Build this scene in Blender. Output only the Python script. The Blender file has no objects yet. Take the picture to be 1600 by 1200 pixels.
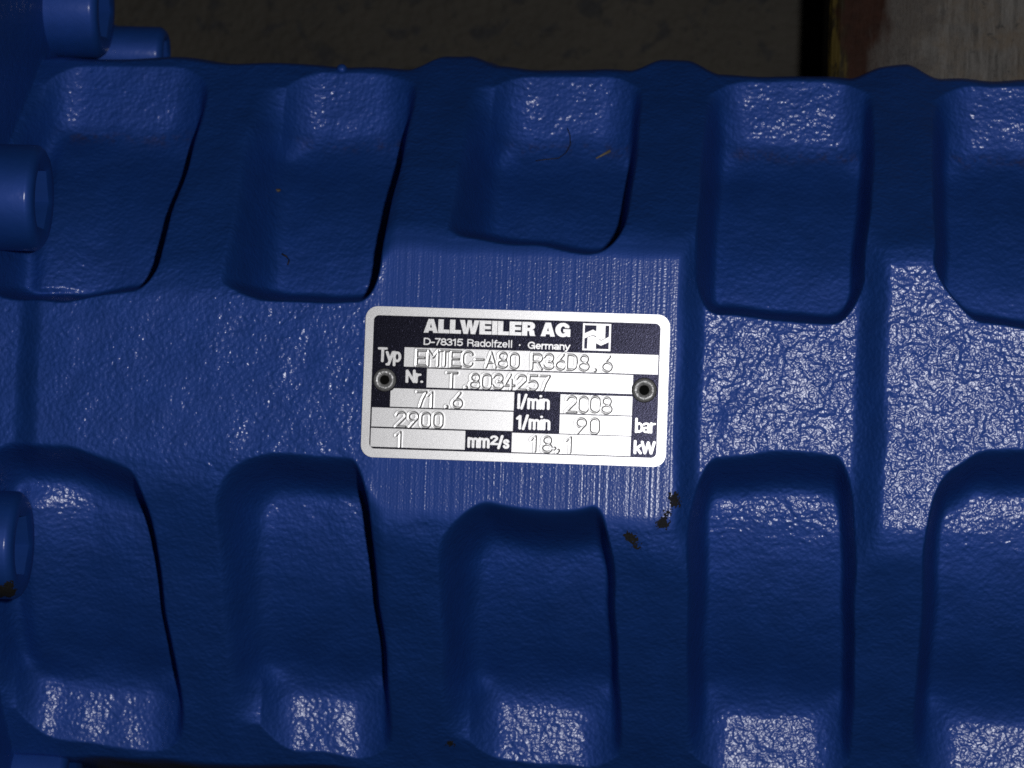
import bpy, bmesh, math, random
import numpy as np
from mathutils import Matrix, Vector

# ------------------------------------------------------------------ units
# Everything is laid out on the pump itself: x along the shaft, v across it
# (down the front side), z out of the nameplate.  U is the layout unit in metres.
U = 0.00016831
scene = bpy.context.scene

# ------------------------------------------------------------------ camera
cam_d = bpy.data.cameras.new("camera")
cam = bpy.data.objects.new("camera", cam_d)
scene.collection.objects.link(cam)
scene.camera = cam
cam_d.sensor_width = 36.0
cam_d.lens = 112.5
cam_d.clip_start = 0.01
cam_d.clip_end = 20.0
Rcw = Matrix(((0.9961749912, 0.0359422362, -0.0796463588),
              (-0.0320370327, 0.9982463034, 0.0497789743),
              (0.0812958509, -0.0470369363, 0.9955794852)))      # world -> camera axes
CAM = Vector((399.63, -230.92, 4958.5)) * U
cam.matrix_world = Matrix.Translation(CAM) @ Rcw.transposed().to_4x4()
cam_d.dof.use_dof = True
cam_d.dof.focus_distance = 4960 * U
cam_d.dof.aperture_fstop = 20.0

# ------------------------------------------------------------------ light: the camera's flash and a dim room
world = bpy.data.worlds.new("World")
scene.world = world
world.use_nodes = True
bg = world.node_tree.nodes["Background"]
bg.inputs[0].default_value = (0.75, 0.85, 1.0, 1)
bg.inputs[1].default_value = 0.006
fl = bpy.data.lights.new("flash", 'AREA')
fl.shape = 'RECTANGLE'
fl.size, fl.size_y = 0.030, 0.016
fl.energy = 3.65
fl.color = (1.0, 0.99, 1.0)
flash = bpy.data.objects.new("flash", fl)
scene.collection.objects.link(flash)
flash.location = Vector((800, -20, 4990)) * U
flash.rotation_euler = (Vector((60, -60, 0)) * U - flash.location).to_track_quat('-Z', 'Y').to_euler()
scene.view_settings.view_transform = 'Standard'
scene.view_settings.look = 'None'
scene.view_settings.exposure = 0.0
scene.view_settings.gamma = 1.0
scene.cycles.filter_width = 1.65
scene.cycles.max_bounces = 6
scene.cycles.use_denoising = False

# ------------------------------------------------------------------ small helpers
def link(o, parent=None):
    scene.collection.objects.link(o)
    if parent is not None:
        o.parent = parent
    return o

def tag(o, label=None, cat=None, group=None, kind=None):
    if label: o['label'] = label
    if cat: o['category'] = cat
    if group: o['group'] = group
    if kind: o['kind'] = kind
    return o

def mesh_np(name, verts, quads, mat, parent=None, normals=None, attrs=None, smooth=True):
    me = bpy.data.meshes.new(name)
    n, f = len(verts), len(quads)
    me.vertices.add(n)
    me.vertices.foreach_set("co", np.ascontiguousarray(verts, dtype=np.float32).ravel())
    me.loops.add(f * 4)
    me.loops.foreach_set("vertex_index", np.ascontiguousarray(quads, dtype=np.int32).ravel())
    me.polygons.add(f)
    me.polygons.foreach_set("loop_start", np.arange(0, f * 4, 4, dtype=np.int32))
    me.update(calc_edges=True)
    me.polygons.foreach_set("use_smooth", np.full(f, smooth, dtype=bool))
    if attrs:
        for k, a in attrs.items():
            at = me.attributes.new(k, 'FLOAT', 'POINT')
            at.data.foreach_set("value", np.ascontiguousarray(a, dtype=np.float32))
    if normals is not None:
        me.normals_split_custom_set_from_vertices(normals.tolist())
    me.materials.append(mat)
    return link(bpy.data.objects.new(name, me), parent)

def mesh_bm(name, bm, mat, parent=None, smooth=False, angle=None):
    bmesh.ops.recalc_face_normals(bm, faces=bm.faces)
    if angle is not None:
        for e in bm.edges:
            if len(e.link_faces) == 2 and e.calc_face_angle(0) > angle:
                e.smooth = False
    for f in bm.faces: f.smooth = smooth
    me = bpy.data.meshes.new(name)
    bm.to_mesh(me); bm.free()
    me.materials.append(mat)
    return link(bpy.data.objects.new(name, me), parent)

# ------------------------------------------------------------------ node helpers
class NT:
    def __init__(s, name):
        s.m = bpy.data.materials.new(name); s.m.use_nodes = True
        s.t = s.m.node_tree; s.p = s.t.nodes["Principled BSDF"]
    def n(s, typ, **kw):
        nd = s.t.nodes.new(typ)
        for k, v in kw.items():
            if k in ('inp',):
                for i, x in v.items(): nd.inputs[i].default_value = x
            else: setattr(nd, k, v)
        return nd
    def l(s, a, b): s.t.links.new(a, b)
    def math(s, op, a, b=None, clamp=False):
        nd = s.t.nodes.new('ShaderNodeMath'); nd.operation = op; nd.use_clamp = clamp
        for i, x in enumerate((a, b)):
            if x is None: continue
            if hasattr(x, 'links'): s.l(x, nd.inputs[i])
            else: nd.inputs[i].default_value = x
        return nd.outputs[0]
    def noise(s, vec, scale, detail=2.0, rough=0.5, dist=0.0):
        nd = s.t.nodes.new('ShaderNodeTexNoise')
        nd.inputs['Scale'].default_value = scale; nd.inputs['Detail'].default_value = detail
        nd.inputs['Roughness'].default_value = rough; nd.inputs['Distortion'].default_value = dist
        s.l(vec, nd.inputs['Vector']); return nd.outputs['Fac']
    def ramp(s, fac, p0, p1, c0=(0, 0, 0, 1), c1=(1, 1, 1, 1)):
        nd = s.t.nodes.new('ShaderNodeValToRGB')
        nd.color_ramp.elements[0].position = p0; nd.color_ramp.elements[1].position = p1
        nd.color_ramp.elements[0].color = c0; nd.color_ramp.elements[1].color = c1
        s.l(fac, nd.inputs[0]); return nd.outputs[0]
    def mix(s, fac, a, b):
        nd = s.t.nodes.new('ShaderNodeMix'); nd.data_type = 'RGBA'
        for i, x in ((0, fac), (6, a), (7, b)):
            if hasattr(x, 'links'): s.l(x, nd.inputs[i])
            else: nd.inputs[i].default_value = x
        return nd.outputs[2]
    def mapping(s, vec, scale, rot=(0, 0, 0)):
        nd = s.t.nodes.new('ShaderNodeMapping')
        nd.inputs['Scale'].default_value = scale; nd.inputs['Rotation'].default_value = rot
        s.l(vec, nd.inputs['Vector']); return nd.outputs[0]
    def bump(s, h, dist, strength=1.0, normal=None):
        nd = s.t.nodes.new('ShaderNodeBump')
        nd.inputs['Distance'].default_value = dist; nd.inputs['Strength'].default_value = strength
        s.l(h, nd.inputs['Height'])
        if normal is not None: s.l(normal, nd.inputs['Normal'])
        return nd.outputs[0]

def col(r, g, b): return (r, g, b, 1.0)

# ------------------------------------------------------------------ the casting as a relief over (x, v)
def smax(a, b, k):
    h = np.maximum(k - np.abs(a - b), 0) / k
    return np.maximum(a, b) + h * h * k * 0.25
def smin(a, b, k): return -smax(-a, -b, k)
def sstep(a, b, t):
    t = np.clip((t - a) / (b - a), 0, 1); return t * t * (3 - 2 * t)

rng = np.random.default_rng(7)
_w = [(rng.normal(), rng.normal(), rng.uniform(0, 6.28), rng.uniform(0, 6.28)) for _ in range(14)]
def wob(x, v, scale, ph=0):
    s = 0
    for i, (a, b, c, d) in enumerate(_w):
        s = s + np.sin((a * x + b * v) / scale * (1 + .12 * i) + c + ph) * np.cos((b * x - a * v) / scale * .7 + d + ph)
    return s / 3.0

CV = 41.0                                        # shaft line lies a little below the plate's middle
EDGE = 584.0
# pockets: left edge, right edge, slope of the left wall, (v of the spine edge above), (below)
XS_T = [(-900, -117), (-718, -117), (-640, -132), (-576, -146), (-500, -136), (-413, -127), (-300, -128), (-235, -134),
        (-190, -190), (-164, -212), (-120, -228), (-74, -233), (-20, -229), (27, -229), (75, -220), (112, -214), (150, -226),
        (186, -246), (250, -246), (285, -130), (388, -122), (500, -122), (545, -160), (582, -225), (640, -200), (700, -130), (781, -122), (1200, -122)]
XS_B = [(-900, 136), (-748, 136), (-697, 136), (-640, 157), (-583, 177), (-520, 150), (-453, 138), (-300, 138), (-241, 142),
        (-188, 203), (-97, 214), (-38, 202), (52, 214), (110, 206), (151, 197), (202, 219), (260, 190), (297, 122), (396, 108),
        (480, 108), (529, 120), (585, 209), (634, 203), (652, 143), (720, 98), (787, 94), (1200, 94)]
_tx, _tv = np.array(XS_T, float).T
_bx, _bv = np.array(XS_B, float).T
POCKETS = [(-858, -573, 62), (-474, -217, 92), (-118, 158, 80), (274, 534, 40), (640, 902, 40), (1010, 1272, 40)]   # left, right, width of the left wall in plan

def rounded(a, b, r):
    """inside distance to a corner of two walls, rounded in plan"""
    u = np.maximum(r - a, 0); w = np.maximum(r - b, 0)
    return np.where((a < r) & (b < r), r - np.hypot(u, w), np.minimum(a, b))

def smooth_profile(xs, vs, x, win=25):
    g = np.linspace(-900, 1200, 1051)
    y = np.interp(g, xs, vs)
    k = np.hanning(win + 2)[1:-1]; k /= k.sum()
    y = np.convolve(np.pad(y, win // 2, mode='edge'), k, mode='valid')
    return np.interp(x, g, y)

def relief(x, v):
    """height and region code for arrays x, v (layout units)"""
    x0, v0 = x, v
    x = x + 2.2 * wob(x0, v0, 55.) ; v = v + 2.6 * wob(x0, v0, 48., 2.)
    o = v - CV
    # tops: spine plane, ribs bending away on both sides
    plane = np.zeros_like(x)
    plane = plane - 30 * (sstep(246, 292, x) - sstep(524, 578, x))
    plane = plane - 17 * sstep(-752, -797, x)
    wa = sstep(-195, -265, x)
    lim = np.where(o < 0, -268 + 78 * wa, 184 - 78 * wa)           # where the flat top ends and the rib bends away
    q_ = (np.abs(o) - np.abs(lim)) / (584. - np.abs(lim))
    arc = -330. * np.where(q_ > 0, np.abs(q_) ** 1.08, q_)
    arc = np.where(np.abs(o) < np.abs(lim) * .5, 60., arc)
    top = smin(plane, arc, 26.)
    # pockets
    floor = -150. - 174. * (np.maximum(np.abs(o) - 115., 0) / 330.) ** 2
    side = np.where(o < 0, -1, 1)
    xl_ = (x - np.round((x + 700) / 370.) * 370. + 700)
    kx = np.interp(x, [-700, -330, 40, 410, 800], [.10, .065, .035, .0, 0])
    pad = -316. + np.where(o > 0, .06 * (o - 500) - kx * xl_, -.05 * (-o - 500) - .0 * kx * xl_)
    ground = smax(floor, pad, 44.)
    padness = sstep(-25, 25, pad - floor)
    vt = smooth_profile(_tx, _tv, x); vb = smooth_profile(_bx, _bv, x)
    dv = np.where(o < 0, (vt - v + 7) / 30., (v - vb + 22) / 84.)
    D = np.full_like(x, -999.)
    pid = np.full(x.shape, -1, dtype=np.int32)
    wav = 2.0 * wob(x0, v0, 70., 4.)
    rise = np.zeros_like(x)
    for i, (xl, xr, wl) in enumerate(POCKETS):
        dl = (x - xl + wav) / wl
        xr = xr + (24 if i == 0 else 15) * sstep(150, 540, np.abs(o))
        near = np.minimum(x - xl - .8 * wl, xr - 22. - x)
        rise = np.maximum(rise, np.where((x > xl - 20) & (x < xr + 20), 13. * np.clip(1 - near / 46., 0, 1.5) ** 2, 0))
        dr = (xr - x + wav) / 24.
        d = rounded(rounded(dl, dv, 1.1), dr, 1.5)
        pid = np.where(d > D, i, pid); D = np.maximum(D, d)
    ground = ground + rise * padness
    # wall that falls from the tops into a pocket, rounded at its lip and at its foot
    t = 1 - (1 - np.clip(D, 0, 1)) ** 1.75
    sw = t * t * t * (t * (6 * t - 15) + 10)
    z = top + (np.minimum(ground, top) - top) * (.25 * sw + .75 * sstep(0, 1, t))
    z = z + 22 * sstep(-680, -800, x) * sstep(.3, 1.2, D) * (1 - padness)             # neck step beside the end flange
    # outer edge of the foot flange
    xr_ = x - np.clip(np.round((x - 586) / 367.), -2, 1) * 367. - 586
    ribby = sstep(78, 18, np.abs(xr_ + 2))
    edge = EDGE + 22 * ribby + 3 * wob(x0, v0, 90., 1.)
    fall = -300. + (edge - np.abs(o)) * 9.0 + 14 * ribby
    z = smin(z, fall, 60.)
    z = np.maximum(z, -760.)
    # end flange
    fl = np.sqrt(np.maximum(840. ** 2 - o * o, 1)) - 640.
    fw = (-846 - x0) * 8.0 - 330.
    inspine = (v0 > -117) & (v0 < 137)
    fz = np.minimum(fl, fw)
    z = np.where(inspine, z, np.maximum(z, fz))
    # slow unevenness of the cast skin
    mill = sstep(-238, -205, x0) * sstep(262, 250, x0) * sstep(-250, -215, v) * sstep(222, 200, v)
    z = z + .8 * wob(x0, v0, 30., 3.) * (1 - mill)
    # region codes
    spine = (v > vt - 4) & (v < vb + 4)
    code = np.full(x.shape, 0, dtype=np.int32)
    rib_id = np.clip(np.floor((x0 + 900) / 370.).astype(int), 0, 5)
    inp = D > .4
    code = np.where(inp & (padness < .5), 100 + pid * 2 + (side > 0), code)      # recess
    code = np.where(inp & (padness >= .5), 200 + pid * 2 + (side > 0), code)     # foot pad
    code = np.where(~inp, 300 + rib_id * 2 + (side > 0), code)                   # rib
    sp = np.where(x0 < -790, 400, np.where(x0 < -232, 401, np.where(x0 < 258, 402, np.where(x0 < 545, 403, 404))))
    code = np.where(~inp & spine, sp, code)
    code = np.where((x0 < -850) & ~inspine, 500, code)
    dirt = np.exp(-((v - (CV - 449)) / 10.) ** 2) * sstep(.5, 1.3, D)
    mill = sstep(-238, -205, x0) * sstep(262, 250, x0) * sstep(-250, -215, v) * sstep(222, 200, v)
    return z, code, dirt, mill

def height(x, v):
    z = relief(np.array([[float(x)]]), np.array([[float(v)]]))[0]
    return float(z[0, 0])
def W(x, v, z=0.0): return Vector((x * U, -v * U, z * U))

# ------------------------------------------------------------------ paint
def paint_material(name, cast=True, mill=False):
    t = NT(name)
    geo = t.n('ShaderNodeNewGeometry'); pos = geo.outputs['Position']
    base = t.mix(t.ramp(t.noise(pos, 120, 3), .35, .65), col(.0032, .0315, .146), col(.0040, .0360, .170))
    p = t.p
    # worn-through chips: irregular spots with dark cast iron beneath
    warp = t.n('ShaderNodeTexNoise', inp={'Scale': 1300., 'Detail': 5.}); t.l(pos, warp.inputs['Vector'])
    sc = t.n('ShaderNodeVectorMath', operation='MULTIPLY_ADD'); t.l(warp.outputs['Color'], sc.inputs[0])
    sc.inputs[1].default_value = (.0046,) * 3
    sub = t.n('ShaderNodeVectorMath', operation='SUBTRACT'); t.l(pos, sub.inputs[0]); sub.inputs[1].default_value = (.0023,) * 3
    t.l(sub.outputs[0], sc.inputs[2])
    chip = None
    spots = [(252, 164, None, 9), (254, 172, None, 9), (244, 187, None, 5), (240, 194, None, 5), (237, 204, None, 9), (231, 207, None, 7),
             (184, 227, None, 8), (191, 231, None, 8), (196, 243, None, 6),
             (-109, 577, None, 7), (-801, 347, -11, 13), (-786, 342, -5, 11), (-790, 354, -24, 14), (-812, 356, -28, 12)]
    for (x, v, z, r) in spots:
        z = height(x, v) if z is None else z
        d = t.n('ShaderNodeVectorMath', operation='DISTANCE')
        t.l(sc.outputs[0], d.inputs[0]); d.inputs[1].default_value = W(x, v, z)
        m = t.math('LESS_THAN', d.outputs['Value'], r * U)
        chip = m if chip is None else t.math('MAXIMUM', chip, m)
    iron = t.mix(t.noise(pos, 2200, 3), col(.006, .006, .005), col(.034, .033, .029))
    c = t.mix(chip, base, iron)
    if cast:
        at = t.n('ShaderNodeAttribute', attribute_name='dirt')
        dm = t.math('MULTIPLY', at.outputs['Fac'], t.ramp(t.noise(pos, 260, 4, .7), .48, .72))
        dm = t.math('MULTIPLY', dm, .9)
        c = t.mix(dm, c, col(.026, .019, .011))
    t.l(c, p.inputs['Base Color'])
    p.inputs['Roughness'].default_value = .64
    p.inputs['IOR'].default_value = 2.35
    t.l(t.math('SUBTRACT', .5, t.math('MULTIPLY', chip, .48)), p.inputs['Specular IOR Level'])
    p.inputs['Specular Tint'].default_value = col(.145, .255, 1)
    t.l(t.math('MULTIPLY', t.math('SUBTRACT', 1.0, chip), .33), p.inputs['Coat Weight'])
    p.inputs['Coat Roughness'].default_value = .20
    p.inputs['Coat IOR'].default_value = 1.5
    if cast:
        big = t.noise(t.mapping(pos, (1, 1.25, 1), (0, 0, .5)), 300, 1.5, .5, .2)
        fine = t.noise(pos, 900, .6, .5)
        h = t.math('ADD', t.math('MULTIPLY', big, .85), t.math('MULTIPLY', fine, .60))
        h = t.math('ADD', h, t.math('MULTIPLY', t.noise(pos, 2300, .5, .5), .085))
        patch = t.ramp(t.noise(pos, 60, 2), .3, .7, col(.72, .72, .72), col(1.1, 1.1, 1.1))
        h = t.math('MULTIPLY', h, patch)
        at2 = t.n('ShaderNodeAttribute', attribute_name='mill')
        strips = t.noise(t.mapping(pos, (1, .004, .02), (0, 0, .0)), 760, 2.2, .5)
        gr = t.noise(pos, 1700, 1.0, .5)
        hm = t.math('ADD', t.math('MULTIPLY', strips, .30), t.math('MULTIPLY', gr, .13))
        mx = t.n('ShaderNodeMix'); mx.data_type = 'FLOAT'
        t.l(at2.outputs['Fac'], mx.inputs[0]); t.l(h, mx.inputs[2]); t.l(hm, mx.inputs[3])
        bn = t.bump(mx.outputs[0], .00037)
    else:
        bn = t.bump(t.noise(pos, 420, 2), .00008)
    t.l(bn, p.inputs['Normal']); t.l(bn, p.inputs['Coat Normal'])
    return t.m
M_paint = paint_material("blue_cast_paint")
M_smooth = paint_material("blue_smooth_paint", cast=False)

# ------------------------------------------------------------------ pump
pump = bpy.data.objects.new("screw_pump", None)
link(pump)
tag(pump, "dark blue painted ribbed cast pump casing with riveted silver nameplate", "pump")

STEP = 2.3
gx = np.arange(-960, 1180, STEP); gv = np.arange(-660, 740, STEP)
X, V = np.meshgrid(gx, gv)
Z, CODE, DIRT, MILL = relief(X, V)
dzdv, dzdx = np.gradient(Z, STEP)
N = np.stack([-dzdx, dzdv, np.ones_like(Z)], -1)
N /= np.linalg.norm(N, axis=-1, keepdims=True)
P3 = np.stack([X * U, -V * U, Z * U], -1).reshape(-1, 3)
N = N.reshape(-1, 3); dirt = DIRT.ravel(); millf = MILL.ravel()
nv, nx = Z.shape
I = np.arange(nv * nx).reshape(nv, nx)
quads = np.stack([I[1:, :-1], I[1:, 1:], I[:-1, 1:], I[:-1, :-1]], -1).reshape(-1, 4)
fcode = CODE[:-1, :-1].ravel()
deep = np.maximum.reduce([Z[:-1, :-1], Z[1:, :-1], Z[:-1, 1:], Z[1:, 1:]]).ravel() < -752
fcode = np.where(deep, -1, fcode)                 # the skin ends under the flange
def part_name(c):
    if c < 200: return "recess"
    if c < 300: return "foot_pad"
    if c < 400: return "rib"
    if c == 402: return "nameplate_boss"
    if c < 500: return "spine"
    return "end_flange"
for c in np.unique(fcode):
    if c < 0: continue
    q = quads[fcode == c]
    if len(q) < 60: 
        continue
    used, inv = np.unique(q, return_inverse=True)
    mesh_np(part_name(c), P3[used], inv.reshape(-1, 4), M_paint, pump, N[used], {'dirt': dirt[used], 'mill': millf[used]})

# cap screws of the end flange: cylinder head along x with a hexagon socket
def cap_screw(x_end, v, z, r, length, hexr=54, turn=0.0):
    bm = bmesh.new(); n = 72
    def ring(x, rad, hexa=False):
        vs = []
        for k in range(n):
            a = 2 * math.pi * k / n + turn
            rr = rad
            if hexa:
                b = (2 * math.pi * k / n) % (math.pi / 3) - math.pi / 6
                rr = rad * math.cos(math.pi / 6) / math.cos(b)
            vs.append(bm.verts.new(W(x, v + rr * math.sin(a), z + rr * math.cos(a))))
        return vs
    rings = [ring(x_end - length, r), ring(x_end - 13, r), ring(x_end - 9, r - 1.2), ring(x_end - 3, r - 6), ring(x_end, r - 11), ring(x_end, hexr + 5), ring(x_end - 4, hexr, True)]
    for a, b in zip(rings, rings[1:]):
        for k in range(n):
            bm.faces.new((a[k], a[(k + 1) % n], b[(k + 1) % n], b[k]))
    s = mesh_bm("cap_screw", bm, M_smooth, pump, True, math.radians(40))
    bm = bmesh.new()
    a = ring(x_end - 4, hexr, True); b = ring(x_end - 46, hexr, True)
    for k in range(n):
        bm.faces.new((a[k], a[(k + 1) % n], b[(k + 1) % n], b[k]))
    bm.faces.new(b)
    mesh_bm("hex_socket", bm, M_smooth, s, True, math.radians(30))
    return s
cap_screw(-772, -279, -60, 85, 110, turn=.0)
cap_screw(-780, 276, -60, 86, 110, turn=.02)
cap_screw(-757, -641, -400, 84, 130, turn=.1)
cap_screw(-756, 681, -400, 84, 130, turn=.2)
cap_screw(-672, -584, -520, 47, 190, hexr=27, turn=.1)
# small casting drip on the far edge
bm = bmesh.new()
bmesh.ops.create_uvsphere(bm, u_segments=16, v_segments=10, radius=9 * U)
for q in bm.verts: q.co = Vector((q.co.x, q.co.y * 1.0, q.co.z * .9)) + W(-337, -537, -328)
mesh_bm("casting_nub", bm, M_paint, pump, True)

# ------------------------------------------------------------------ nameplate
Q = 0.080 / 1436.0                      # plate drawing unit: the plate is 1436 x 713
T = 0.0008
def PW(a, b, h=0.0): return Vector(((a - 718) * Q, -(b - 356.5) * Q, T + h))

def alu_material(name):
    t = NT(name); geo = t.n('ShaderNodeNewGeometry'); pos = geo.outputs['Position']
    br = t.noise(t.mapping(pos, (.06, 1, 1)), 9000, 2, .6)
    sp = t.noise(pos, 5200, 2, .6)
    c = t.mix(t.ramp(sp, .3, .7), col(.36, .36, .362), col(.52, .52, .523))
    t.l(c, t.p.inputs['Base Color'])
    t.p.inputs['Metallic'].default_value = 1.0
    t.p.inputs['Roughness'].default_value = .36
    h = t.math('ADD', t.math('MULTIPLY', br, .5), t.math('MULTIPLY', sp, .5))
    t.l(t.bump(h, .000018), t.p.inputs['Normal'])
    return t.m
M_alu = alu_material("matt_aluminium")
t = NT("black_print"); geo = t.n('ShaderNodeNewGeometry'); pos = geo.outputs['Position']
t.p.inputs['Base Color'].default_value = col(.006, .006, .010)
t.p.inputs['Roughness'].default_value = .22
t.p.inputs['Specular IOR Level'].default_value = .24
t.p.inputs['Specular Tint'].default_value = col(.6, .6, 1)
spk = t.noise(pos, 4200, 1.5, .6)
t.l(t.bump(spk, .00003), t.p.inputs['Normal'])
M_black = t.m
t = NT("rivet_steel"); geo = t.n('ShaderNodeNewGeometry'); pos = geo.outputs['Position']
t.l(t.mix(t.noise(pos, 1600, 3), col(.16, .16, .16), col(.62, .62, .62)), t.p.inputs['Base Color'])
t.p.inputs['Metallic'].default_value = .55
t.p.inputs['Roughness'].default_value = .40
t.l(t.bump(t.noise(pos, 1500, 3), .0002), t.p.inputs['Normal'])
M_steel = t.m
t = NT("hole_shade"); t.p.inputs['Base Color'].default_value = col(.006, .006, .006); t.p.inputs['Roughness'].default_value = .8; t.p.inputs['Specular IOR Level'].default_value = .05  # near-black that paints the shade of the rivet holes as colour
M_hole_shade = t.m

def rrect(a0, b0, a1, b1, r, n=8):
    pts = []
    for (ca, cb, s) in ((a1 - r, b0 + r, -90), (a1 - r, b1 - r, 0), (a0 + r, b1 - r, 90), (a0 + r, b0 + r, 180)):
        for k in range(n + 1):
            an = math.radians(s + 90 * k / n)
            pts.append((ca + r * math.cos(an), cb + r * math.sin(an)))
    return pts

def slab(name, pts, h0, h1, mat, parent, bevel=0.0, holes=()):
    bm = bmesh.new()
    tv = [bm.verts.new(PW(a, b, h1)) for a, b in pts]
    bv = [bm.verts.new(PW(a, b, h0)) for a, b in pts]
    f = bm.faces.new(tv); n = len(pts)
    for k in range(n): bm.faces.new((tv[k], tv[(k + 1) % n], bv[(k + 1) % n], bv[k]))
    if bevel:
        bmesh.ops.bevel(bm, geom=[e for e in f.edges], offset=bevel, segments=3, affect='EDGES')
    return mesh_bm(name, bm, mat, parent, False)

plate = slab("nameplate", rrect(0, 0, 1436, 713, 58, 12), -T + .0000, 0, M_alu, pump, bevel=.00022)
tag(plate, "silver nameplate with black print riveted to the pump")
slab("printed_panel", rrect(39, 42, 1392, 672, 26, 8), -.0001, .00002, M_black, plate)

# stamped characters: single-stroke shapes in a cell 0.6 wide, 1 high
def arcp(cx, cy, rx, ry, a0, a1, n=10):
    return [(cx + rx * math.cos(math.radians(a0 + (a1 - a0) * k / n)), cy + ry * math.sin(math.radians(a0 + (a1 - a0) * k / n))) for k in range(n + 1)]
STROKES = {
 'E': [[(.6, 0), (0, 0), (0, 1), (.6, 1)], [(0, .5), (.48, .5)]],
 'M': [[(0, 1), (0, 0), (.3, .45), (.6, 0), (.6, 1)]],
 'T': [[(0, 0), (.6, 0)], [(.3, 0), (.3, 1)]],
 'C': [arcp(.3, .3, .3, .3, -20, -180) + arcp(.3, .7, .3, .3, 180, 20)],
 '-': [[(.05, .5), (.55, .5)]],
 'A': [[(0, 1), (.3, 0), (.6, 1)], [(.1, .68), (.5, .68)]],
 '8': [arcp(.3, .25, .24, .25, 90, 450, 20), arcp(.3, .75, .3, .25, -90, 270, 20)],
 '0': [arcp(.3, .28, .28, .28, 180, 360) + arcp(.3, .72, .28, .28, 0, 180) + [(.02, .28)]],
 'R': [[(0, 1), (0, 0), (.32, 0)] + arcp(.32, .26, .26, .26, -90, 90) + [(0, .52)], [(.3, .52), (.6, 1)]],
 '3': [arcp(.28, .26, .27, .26, 190, 450, 16), arcp(.28, .75, .31, .25, -90, 170, 16)],
 '6': [[(.48, 0), (.08, .55)] + arcp(.3, .7, .29, .29, 205, -155, 22)],
 '9': [[(.12, 1), (.52, .45)] + arcp(.3, .3, .29, .29, 25, -335, 22)],
 'D': [[(0, 0), (0, 1), (.25, 1)] + arcp(.25, .65, .33, .35, 90, 0) + arcp(.25, .35, .33, .35, 0, -90) + [(0, 0)]],
 '.': [arcp(.3, .95, .05, .05, 0, 360, 8)],
 ',': [arcp(.3, .93, .05, .05, 0, 360, 8), [(.33, .95), (.24, 1.06)]],
 '2': [arcp(.3, .27, .28, .27, 190, 375, 12) + [(0, 1), (.6, 1)]],
 '5': [[(.56, 0), (.08, 0), (.04, .46)] + arcp(.27, .68, .31, .31, 230, 495, 16)],
 '7': [[(0, 0), (.6, 0), (.36, .5), (.22, 1)]],
 '4': [[(.42, 1), (.42, .35)], [(.36, 0), (0, .74), (.6, .74)]],
 '1': [[(.08, .22), (.34, 0), (.34, 1)]],
}
def stamped(chars):
    segs = []
    for ch, a, b, w, h in chars:
        for st in STROKES[ch]:
            for p, q in zip(st, st[1:]):
                segs.append((a + p[0] / .6 * w, b + p[1] * h, a + q[0] / .6 * w, b + q[1] * h))
    return np.array(segs)
def line(txt, a0, a1, b, h, w):
    n = len(txt); out = []
    for i, ch in enumerate(txt):
        if ch == ' ': continue
        a = a0 + (a1 - w - a0) * (i / max(n - 1, 1))
        out.append((ch, a + random.uniform(-1, 1), b + random.uniform(-1.5, 1.5), w, h))
    return out
random.seed(3)
def field(rect, chars, notch=None):
    a0, b0, a1, b1 = rect
    st = 2.6
    ga = np.linspace(a0, a1, int((a1 - a0) / st) + 1); gb = np.linspace(b0, b1, int((b1 - b0) / st) + 1)
    A, B = np.meshgrid(ga, gb)
    d = np.full(A.shape, 1e3)
    for (p, q, r, s) in stamped(chars):
        dx, dy = r - p, s - q; L = dx * dx + dy * dy + 1e-9
        tt = np.clip(((A - p) * dx + (B - q) * dy) / L, 0, 1)
        d = np.minimum(d, np.hypot(A - p - tt * dx, B - q - tt * dy))
    hw = 5.8
    g = np.where(d < hw, -.5 * (1 + np.cos(np.pi * np.minimum(d / hw, 1))), 0) * 1.5
    g += np.exp(-((d - 8.6) / 2.8) ** 2) * .3
    hgt = g * Q + .00014
    rim = np.minimum.reduce([A - a0, a1 - A, B - b0, b1 - B])
    P = np.stack([(A - 718) * Q, -(B - 356.5) * Q, T + hgt], -1)
    nb, na = A.shape
    I = np.arange(na * nb).reshape(nb, na)
    quad = np.stack([I[1:, :-1], I[1:, 1:], I[:-1, 1:], I[:-1, :-1]], -1)
    keep = np.ones(quad.shape[:2], bool)
    if notch:
        ca, cb, r = notch
        ac = (A[:-1, :-1] + A[1:, 1:]) / 2; bc = (B[:-1, :-1] + B[1:, 1:]) / 2
        keep = np.hypot(ac - ca, bc - cb) > r
    mesh_np("data_field", P.reshape(-1, 3), quad[keep].reshape(-1, 4), M_alu, plate)
RL, RR = (101, 347), (1325, 356)
field((190, 190, 1386, 281), line("EMTEC-A80 R36D8.6", 249, 1168, 202, 70, 46))
field((300, 287, 1271, 376), [('T', 395, 304, 48, 70), ('.', 462, 304, 48, 70)] + line("8034257", 504, 879, 305, 68, 46), (RR[0], RR[1], 60))
field((131, 385, 716, 472), line("71", 256, 346, 398, 70, 44) + [('.', 376, 400, 44, 68), ('6', 424, 398, 46, 70)], (RL[0], RL[1], 60))
field((934, 388, 1271, 477), line("2008", 962, 1173, 395, 73, 48), (RR[0], RR[1], 60))
field((46, 478, 715, 568), line("2900", 160, 382, 496, 69, 46))
field((934, 482, 1271, 572), line("90", 1010, 1120, 496, 71, 46))
field((45, 575, 492, 663), [('1', 158, 591, 46, 70)])
field((712, 576, 1270, 667), [('1', 798, 589, 44, 70), ('8', 854, 589, 46, 72), ('.', 890, 575, 46, 72), (',', 908, 586, 46, 72), ('1', 962, 589, 46, 70)])

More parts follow.
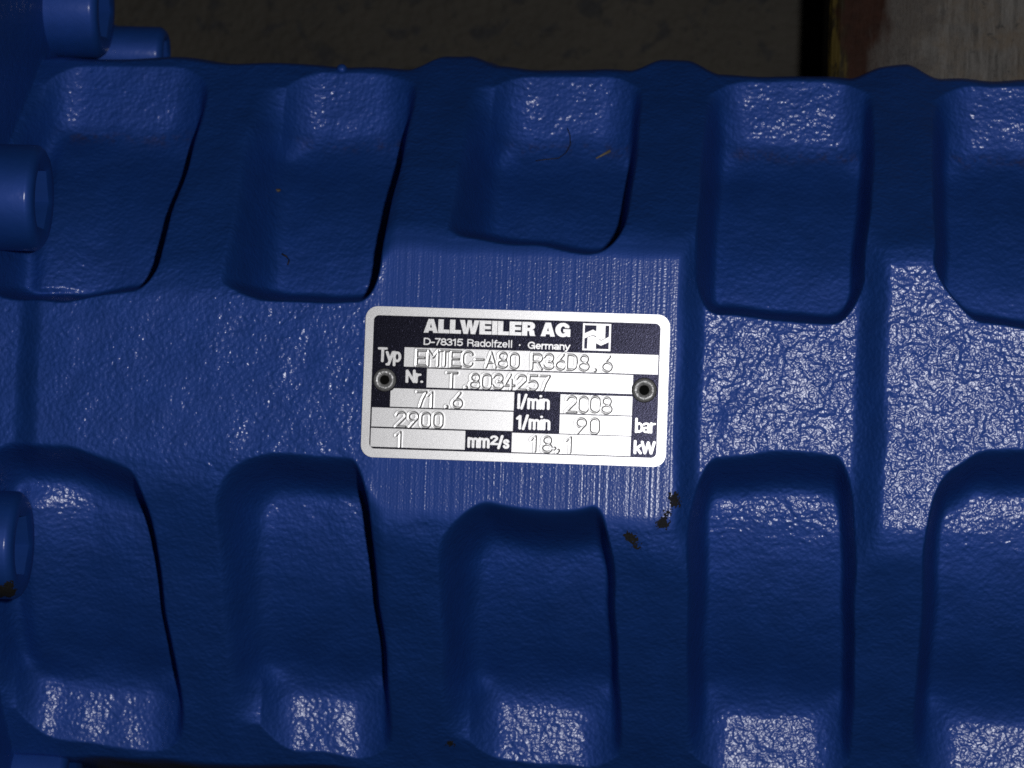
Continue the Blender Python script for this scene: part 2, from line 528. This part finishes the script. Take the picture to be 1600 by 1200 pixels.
# printed lettering: strokes on a unit em (cap height 1, x height .73, y down), grown to a pen width and filled
def _c(cx, cy, rx, ry, a0, a1, n=12): return arcp(cx, cy, rx, ry, a0, a1, n)
PEN = {
 'D': (.72, [[(.06, .06), (.06, .94), (.3, .94)] + _c(.3, .5, .36, .44, 90, -90) + [(.06, .06)]]),
 '-': (.42, [[(.06, .62), (.36, .62)]]),
 '7': (.58, [[(.05, .06), (.53, .06), (.36, .45), (.22, .97)]]),
 '8': (.60, [_c(.3, .27, .2, .21, 90, 450, 18), _c(.3, .72, .25, .23, -90, 270, 18)]),
 '3': (.60, [_c(.29, .27, .21, .21, 200, 450), _c(.29, .72, .25, .23, -90, 165)]),
 '1': (.46, [[(.06, .24), (.28, .06), (.28, .97)]]),
 '5': (.60, [[(.52, .06), (.14, .06), (.09, .47)] + _c(.29, .66, .25, .28, 230, 510)]),
 'R': (.74, [[(.07, .97), (.07, .06), (.38, .06)] + _c(.38, .28, .24, .22, -90, 90) + [(.07, .5)], [(.4, .5), (.58, .6), (.64, .97)]]),
 'a': (.58, [_c(.27, .46, .2, .13, 205, 360, 8) + [(.47, .97)], _c(.26, .79, .20, .155, 0, 360, 16)]),
 'd': (.60, [[(.52, .0), (.52, .97)], _c(.29, .64, .22, .31, 0, 360, 18)]),
 'o': (.60, [_c(.3, .64, .23, .31, 0, 360, 18)]),
 'l': (.26, [[(.12, .0), (.12, .97)]]),
 'f': (.34, [[(.32, .07), (.24, .06), (.16, .16), (.16, .97)], [(.02, .34), (.32, .34)]]),
 'z': (.54, [[(.06, .34), (.46, .34), (.06, .94), (.48, .94)]]),
 'e': (.60, [[(.08, .64), (.52, .64)] + _c(.3, .64, .22, .31, 0, -310, 18)]),
 'G': (.80, [_c(.4, .5, .33, .44, -30, -330, 20) + [(.70, .6), (.44, .54), (.71, .54), (.71, .97)]]),
 'r': (.40, [[(.08, .3), (.08, .97)], [(.08, .52), (.18, .36), (.36, .34)]]),
 'm': (.90, [[(.08, .3), (.08, .97)], [(.08, .5)] + _c(.26, .48, .18, .15, 190, 350, 8) + [(.44, .97)], [(.44, .5)] + _c(.62, .48, .18, .15, 190, 350, 8) + [(.8, .97)]]),
 'n': (.58, [[(.08, .3), (.08, .97)], [(.08, .52)] + _c(.28, .49, .2, .16, 190, 350, 8) + [(.48, .97)]]),
 'y': (.54, [[(.04, .32), (.27, .92)], [(.5, .32), (.25, 1.02), (.17, 1.2), (.05, 1.2)]]),
 'T': (.62, [[(.03, .06), (.59, .06)], [(.31, .06), (.31, .97)]]),
 'p': (.60, [[(.08, .3), (.08, 1.24)], _c(.3, .64, .22, .31, 0, 360, 18)]),
 'N': (.72, [[(.07, .97), (.07, .04), (.62, .96), (.62, .03)]]),
 '.': (.26, [[(.1, .93), (.11, .93)]]),
 '/': (.56, [[(.10, 1.0), (.42, .0)]]),
 'i': (.26, [[(.12, .33), (.12, .97)], [(.12, .06), (.12, .07)]]),
 'b': (.60, [[(.08, .0), (.08, .97)], _c(.31, .64, .22, .31, 0, 360, 18)]),
 'k': (.56, [[(.08, .0), (.08, .97)], [(.48, .33), (.1, .68)], [(.24, .58), (.5, .97)]]),
 'W': (.98, [[(.04, .04), (.26, .96), (.49, .08), (.72, .96), (.94, .04)]]),
 '2': (.58, [_c(.29, .28, .22, .22, 190, 375) + [(.07, .94), (.53, .94)]]),
 's': (.54, [[(.46, .44)] + _c(.27, .47, .18, .14, -20, -200, 8) + [(.27, .62)] + _c(.27, .79, .19, .16, -50, 165, 10)]),
}
def lettering(txt, box, pen=5.0, penx=None, cap=(0, 1)):
    """box holds the cap height (cap = top and bottom of the box on the unit em)"""
    a0, b0, a1, b1 = box
    tot = sum(PEN[c][0] for c in txt) - .1
    kx = (a1 - a0) / tot; ky = (b1 - b0) / (cap[1] - cap[0])
    penx = penx or pen
    segs = []; cx = 0
    for ch in txt:
        w, sts = PEN[ch]
        for st in sts:
            for p, q in zip(st, st[1:]):
                segs.append((a0 + (cx + p[0]) * kx, b0 + (p[1] - cap[0]) * ky, a0 + (cx + q[0]) * kx, b0 + (q[1] - cap[0]) * ky))
        cx += w
    segs = np.array(segs); st = 1.6
    A, B = np.meshgrid(np.arange(segs[:, [0, 2]].min() - penx - 4, segs[:, [0, 2]].max() + penx + 4, st),
                       np.arange(segs[:, [1, 3]].min() - pen - 4, segs[:, [1, 3]].max() + pen + 4, st))
    d = np.full(A.shape, 1e3); rx = pen / penx
    for (p, q, r, u) in segs:
        dx, dy = (r - p) * rx, u - q; L = dx * dx + dy * dy + 1e-9
        ex, ey = (A - p) * rx, B - q
        tt = np.clip((ex * dx + ey * dy) / L, 0, 1)
        d = np.minimum(d, np.hypot(ex - tt * dx, ey - tt * dy))
    F = pen - d                                       # inside where positive
    vid = {}; verts = []; faces = []
    def vert(key, a, b):
        if key not in vid:
            vid[key] = len(verts); verts.append(PW(a, b, .00005))
        return vid[key]
    nb, na = A.shape
    jj, ii = np.nonzero(np.maximum.reduce([F[:-1, :-1], F[1:, :-1], F[:-1, 1:], F[1:, 1:]]) > 0)
    for j, i in zip(jj.tolist(), ii.tolist()):
        cs = [(j, i), (j + 1, i), (j + 1, i + 1), (j, i + 1)]
        poly = []
        for k in range(4):
            p, q = cs[k], cs[(k + 1) % 4]; fp, fq = F[p], F[q]
            if fp > 0: poly.append(vert(p, A[p], B[p]))
            if (fp > 0) != (fq > 0):
                w = fp / (fp - fq); key = (min(p, q), max(p, q))
                poly.append(vert(key, A[p] + w * (A[q] - A[p]), B[p] + w * (B[q] - B[p])))
        if len(poly) >= 3: faces.append(poly)
    me = bpy.data.meshes.new("lettering"); me.from_pydata(verts, [], faces); me.update()
    me.materials.append(M_alu)
    return link(bpy.data.objects.new("lettering", me), plate)

# maker's name in heavy letters: filled outlines, unit height 1 (y down)
HEAVY = {
 'A': (1.0, [[(0, 1), (.32, 0), (.70, 0), (1.02, 1), (.68, 1), (.64, .84), (.38, .84), (.34, 1)]], [[(.44, .62), (.58, .62), (.51, .33)]]),
 'L': (.80, [[(0, 0), (.38, 0), (.38, .74), (.80, .74), (.80, 1), (0, 1)]], []),
 'W': (1.38, [[(0, 0), (.36, 0), (.47, .58), (.56, 0), (.84, 0), (.93, .58), (1.04, 0), (1.40, 0), (1.12, 1), (.80, 1), (.70, .46), (.60, 1), (.28, 1)]], []),
 'E': (.86, [[(0, 0), (.84, 0), (.84, .24), (.38, .24), (.38, .38), (.80, .38), (.80, .61), (.38, .61), (.38, .76), (.86, .76), (.86, 1), (0, 1)]], []),
 'I': (.38, [[(0, 0), (.38, 0), (.38, 1), (0, 1)]], []),
 'R': (.94, [[(0, 0), (.58, 0)] + arcp(.60, .29, .32, .29, -90, 60, 8) + [(.86, .64), (.90, .86), (.96, 1), (.58, 1), (.53, .86), (.50, .66), (.38, .64), (.38, 1), (0, 1)]],
       [[(.38, .23), (.50, .23)] + arcp(.50, .325, .08, .095, -90, 90, 6) + [(.38, .42)]]),
 'G': (1.06, [arcp(.53, .5, .53, .52, -35, -325, 26)[::1] + [(.98, .98), (.86, .98)]], []),
}
def heavy_g():
    out = arcp(.54, .5, .54, .515, -28, -318, 26)
    inn = arcp(.54, .5, .20, .26, -318, -35, 16)
    return out
def heavy_text(txt, box):
    """each letter as faces, counters cut by bridging: built with a filled 2-D curve"""
    cu = bpy.data.curves.new("maker_name", 'CURVE'); cu.dimensions = '2D'; cu.fill_mode = 'FRONT'
    x = 0.0
    def poly(pts):
        sp = cu.splines.new('POLY'); sp.points.add(len(pts) - 1); sp.use_cyclic_u = True
        for q, (a, b) in zip(sp.points, pts): q.co = (x + a, -b, 0, 1)
    for k, ch in enumerate(txt):
        if ch == ' ': x += .36; continue
        if ch == 'G':
            o = arcp(.54, .5, .54, .515, -24, -322, 30)
            o = [(min(a, 1.02), b) for a, b in o]
            i = arcp(.54, .5, .19, .26, -300, -42, 14)
            g = o + [(1.06, .98), (1.06, .46), (.58, .46), (.58, .66), (.71, .66)] + i
            # outline: outer arc (counter-clockwise from upper right to lower right), spur, bar, inner arc back
            poly([(.98, .36)] + arcp(.54, .5, .54, .515, -33, -300, 28) + [(.84, .90), (.87, .99), (1.07, .99), (1.07, .44), (.57, .44), (.57, .66), (.74, .66)] + arcp(.56, .5, .185, .265, 45, 315, 16) + [(.70, .36)])
            x += 1.07 + .05; continue
        w, outs, ins = HEAVY[ch]
        for p in outs: poly(p)
        for p in ins: poly(p)
        x += w + (.035 if not (ch == 'L' and txt[k + 1] == 'W') else -.10)
    o = bpy.data.objects.new("tmp", cu); scene.collection.objects.link(o)
    me = bpy.data.meshes.new_from_object(o.evaluated_get(bpy.context.evaluated_depsgraph_get()))
    bpy.data.objects.remove(o); bpy.data.curves.remove(cu)
    co = np.zeros(len(me.vertices) * 3, np.float32); me.vertices.foreach_get("co", co); co = co.reshape(-1, 3)
    lo, hi = co.min(0), co.max(0); a0, b0, a1, b1 = box
    a = a0 + (co[:, 0] - lo[0]) / (hi[0] - lo[0]) * (a1 - a0)
    b = b1 - (co[:, 1] - lo[1]) / (hi[1] - lo[1]) * (b1 - b0)
    co[:, 0] = (a - 718) * Q; co[:, 1] = -(b - 356.5) * Q; co[:, 2] = T + .000045
    me.vertices.foreach_set("co", co.ravel()); me.update()
    me.materials.clear(); me.materials.append(M_alu); me.name = "maker_name"
    return link(bpy.data.objects.new("maker_name", me), plate)
heavy_text("ALLWEILER AG", (277, 52, 969, 119))
lettering("D-78315", (279, 143, 460, 175), 3.0)
lettering("Radolfzell", (485, 143, 696, 176), 2.6)
slab("lettering", [(733 + 4 * math.cos(k * .785), 163 + 4 * math.sin(k * .785)) for k in range(8)], .00002, .00005, M_alu, plate)
lettering("Germany", (771, 146, 966, 178), 3.0)
lettering("Typ", (68, 195, 168, 260), 5.5, 6.6)
lettering("Nr.", (202, 298, 280, 354), 5.5, 6.8)
lettering("l/min", (731, 396, 878, 460), 5.5, 6.6)
lettering("1/min", (731, 493, 884, 556), 5.5, 6.6)
lettering("bar", (1289, 491, 1376, 555), 4.6, 5.8)
lettering("kW", (1286, 596, 1377, 653), 5.2, 6.4)
lettering("mm", (505, 590, 602, 650), 5.5, 6.5)
lettering("2", (611, 594, 640, 634), 5.0, 6.0)
lettering("/s", (646, 594, 694, 650), 5.5, 6.5)

# emblem: square frame with a zigzag band
bm = bmesh.new()
L0, L1 = 1028, 1160; S0, S1 = 51, 178
def lp(u, w): return bm.verts.new(PW(L0 + u * (L1 - L0), S0 + w * (S1 - S0), .000045))
def face(pts): bm.faces.new([lp(*p) for p in pts])
face([(0, 0), (1, 0), (1, .065), (0, .065)]); face([(0, .935), (1, .935), (1, 1), (0, 1)])
face([(0, .065), (.065, .065), (.065, .935), (0, .935)]); face([(.935, .065), (1, .065), (1, .935), (.935, .935)])
face([(.065, .37), (.36, .225), (.36, .415), (.065, .56)])                    # upper band, left arm
face([(.36, .225), (.48, .285), (.48, .475), (.36, .415)])
face([(.48, .065), (.80, .065), (.80, .53), (.66, .60), (.48, .51)])          # upright hanging from the top
face([(.36, .44), (.66, .63), (.66, .81), (.48, .72), (.48, .935), (.17, .935), (.17, .53)])
face([(.66, .63), (.935, .47), (.935, .67), (.66, .81)])
mesh_bm("emblem", bm, M_alu, plate)

def rivet(ca, cb, r):
    bm = bmesh.new(); n = 40
    prof = [(r + 4, .00002), (r + 1, .0004), (r - 3, .00062), (r - 8, .00078), (r * .72, .00082), (r * .62, .00066), (r * .50, .00058), (r * .44, .0003), (r * .42, -.0006)]
    prev = None
    for rad, h in prof:
        ring = [bm.verts.new(PW(ca + rad * (1 + .02 * math.sin(3 * k)) * math.cos(2 * math.pi * k / n), cb + rad * math.sin(2 * math.pi * k / n), h)) for k in range(n)]
        if prev:
            for k in range(n): bm.faces.new((prev[k], prev[(k + 1) % n], ring[(k + 1) % n], ring[k]))
        prev = ring
    rv = mesh_bm("rivet", bm, M_steel, plate, True)
    return rv
def bore_shade(ca, cb, r):
    slab("bore_shade_disc", [(ca + r * math.cos(k * .314), cb + r * math.sin(k * .314)) for k in range(20)], -.0006, .0001, M_hole_shade, plate)  # flat black disc closes the bore; the shade inside it is painted on
for (c, r) in ((RL, 50), (RR, 53)):
    rivet(c[0], c[1], r)
    bore_shade(c[0], c[1], r * .45)
    slab("rivet_seat", [(c[0] + (r + 6) * math.cos(k * .2094), c[1] + (r + 6) * math.sin(k * .2094)) for k in range(30)], 0, .00004, M_hole_shade, plate)

# ------------------------------------------------------------------ bits of dirt lying in the recesses
def strand(name, pts, r0, r1, mat):
    """thin tapered strand along points that lie on the casting"""
    bm = bmesh.new(); prev = None; n = 7
    P = [W(x, v, height(x, v) + lift) for x, v, lift in pts]
    for i, p in enumerate(P):
        d = (P[min(i + 1, len(P) - 1)] - P[max(i - 1, 0)]).normalized()
        a = d.orthogonal().normalized(); b = d.cross(a)
        r = (r0 + (r1 - r0) * i / (len(P) - 1)) * U
        ring = [bm.verts.new(p + (a * math.cos(2 * math.pi * k / n) + b * math.sin(2 * math.pi * k / n)) * r) for k in range(n)]
        if prev:
            for k in range(n): bm.faces.new((prev[k], prev[(k + 1) % n], ring[(k + 1) % n], ring[k]))
        else: bm.faces.new(ring)
        prev = ring
    bm.faces.new(prev)
    return mesh_bm(name, bm, mat, None, True)
def flat_mat(name, c, rough=.6):
    t = NT(name); geo = t.n('ShaderNodeNewGeometry')
    t.l(t.mix(t.noise(geo.outputs['Position'], 1500, 3), col(*[q * .7 for q in c]), col(*[min(q * 1.3, 1) for q in c])), t.p.inputs['Base Color'])
    t.p.inputs['Roughness'].default_value = rough
    return t.m
M_straw = flat_mat("dry_straw", (.13, .11, .07)); M_fibre = flat_mat("dark_fibre", (.006, .006, .006)); M_tan = flat_mat("tan_crumb", (.06, .045, .025))
o = strand("straw_fragment", [(96, -395, 2.5), (106, -401, 3), (119, -409, 2.5)], 1.2, 2.6, M_straw)
tag(o, "short tan straw fragment lying in the recess above the nameplate", "straw")
o = strand("fibre", [(-4, -388, 1.5), (12, -391, 1.5), (34, -394, 1.5), (46, -404, 1.5), (52, -418, 2), (51, -433, 2), (46, -446, 1.5)], .9, .9, M_fibre)
tag(o, "thin dark curled fibre lying beside the tan straw fragment", "fibre")
o = strand("debris_flake", [(-402, -211, 2), (-394, -207, 2.5), (-389, -201, 2.5), (-391, -193, 2)], 1.6, 1.2, M_fibre)
tag(o, "small black hooked shred on the recess floor left of the nameplate", "shred")
bm = bmesh.new(); bmesh.ops.create_icosphere(bm, subdivisions=2, radius=1)
cz = height(-421, -320)
for q in bm.verts:
    k = 1 + .25 * math.sin(5 * q.co.x + 3 * q.co.y)
    q.co = W(-421 + q.co.x * 5.5 * k, -320 + q.co.y * 3 * k, cz + 1.5 + q.co.z * 2)
tag(mesh_bm("crumb", bm, M_tan, None, True), "tiny tan crumb on the recess floor above the black shred", "crumb")

# ------------------------------------------------------------------ floor and steel rail behind
t = NT("concrete_floor"); geo = t.n('ShaderNodeNewGeometry'); pos = geo.outputs['Position']
c = t.mix(t.ramp(t.noise(pos, 22, 5, .65), .35, .65), col(.020, .0175, .013), col(.030, .026, .019))
c = t.mix(t.ramp(t.noise(pos, 105, 4, .6, .4), .56, .66), c, col(.009, .009, .010))
c = t.mix(t.ramp(t.noise(pos, 260, 3, .6), .62, .70), c, col(.010, .010, .009))
t.l(c, t.p.inputs['Base Color']); t.p.inputs['Roughness'].default_value = .8
t.l(t.bump(t.noise(pos, 300, 4), .0012), t.p.inputs['Normal'])
M_floor = t.m
bm = bmesh.new()
fv = [bm.verts.new(W(x, v, -1250)) for x, v in ((-6000, -6000), (6000, -6000), (6000, 6000), (-6000, 6000))]
bm.faces.new(fv)
tag(mesh_bm("floor", bm, M_floor), "dim brown grey concrete floor with dark spots below the pump", "floor", kind="structure")

t = NT("worn_steel"); geo = t.n('ShaderNodeNewGeometry'); pos = geo.outputs['Position']
st = t.noise(t.mapping(pos, (1, .10, 1)), 700, 4, .65)
c = t.mix(t.ramp(st, .35, .68), col(.026, .023, .020), col(.105, .098, .090))
blot = t.noise(pos, 95, 4, .65)
c = t.mix(t.ramp(blot, .42, .62), c, col(.070, .053, .036))
c = t.mix(t.ramp(t.noise(pos, 240, 4, .7), .60, .68), c, col(.012, .011, .010))
sepx = t.n('ShaderNodeSeparateXYZ'); t.l(pos, sepx.inputs[0])
wx = t.math('ADD', sepx.outputs['X'], t.math('MULTIPLY', t.math('SUBTRACT', t.noise(t.mapping(pos, (1, .35, 1)), 160, 4), .5), .016))
wz = t.math('ADD', wx, t.math('MULTIPLY', t.math('SUBTRACT', t.noise(pos, 130, 5, .7), .5), .05))
grime = t.ramp(t.math('MULTIPLY', wz, 1 / .2), (600 * U) / .2, (680 * U) / .2, col(.85, .85, .85), col(0, 0, 0))
c = t.mix(grime, c, t.mix(t.noise(pos, 300, 4, .7), col(.008, .006, .005), col(.045, .036, .030)))
rust = t.ramp(t.math('MULTIPLY', wx, 1 / .2), (548 * U) / .2, (575 * U) / .2, col(1, 1, 1), col(0, 0, 0))
c = t.mix(rust, c, t.mix(t.noise(pos, 350, 4), col(.008, .003, .002), col(.034, .013, .008)))
yel = t.ramp(t.math('MULTIPLY', wx, 1 / .2), (496 * U) / .2, (504 * U) / .2, col(1, 1, 1), col(0, 0, 0))
c = t.mix(yel, c, t.mix(t.ramp(t.noise(t.mapping(pos, (1, .3, 1)), 420, 3), .5, .6), col(.018, .014, .007), col(.055, .040, .010)))
t.l(c, t.p.inputs['Base Color']); t.p.inputs['Roughness'].default_value = .6
t.l(t.math('SUBTRACT', .42, t.math('MULTIPLY', rust, .34)), t.p.inputs['Specular IOR Level'])
t.l(t.bump(st, .0005), t.p.inputs['Normal'])
M_rail = t.m
bm = bmesh.new()
x0, x1 = 474, 1900
prof = [(x0, -1250), (x0, -474), (x0 + 6, -460), (x0 + 20, -452), (x1 - 10, -452), (x1, -462), (x1, -1250)]
rows = []
for v in np.linspace(-3200, -560, 12):
    rows.append([bm.verts.new(W(x + (v + 560) * .0, v, z)) for x, z in prof])
for a, b in zip(rows, rows[1:]):
    for k in range(len(prof) - 1): bm.faces.new((a[k], a[k + 1], b[k + 1], b[k]))
bm.faces.new(rows[0]); bm.faces.new(rows[-1])
tag(mesh_bm("steel_beam", bm, M_rail), "worn grey steel beam with rusty yellow edge at top right", "beam")
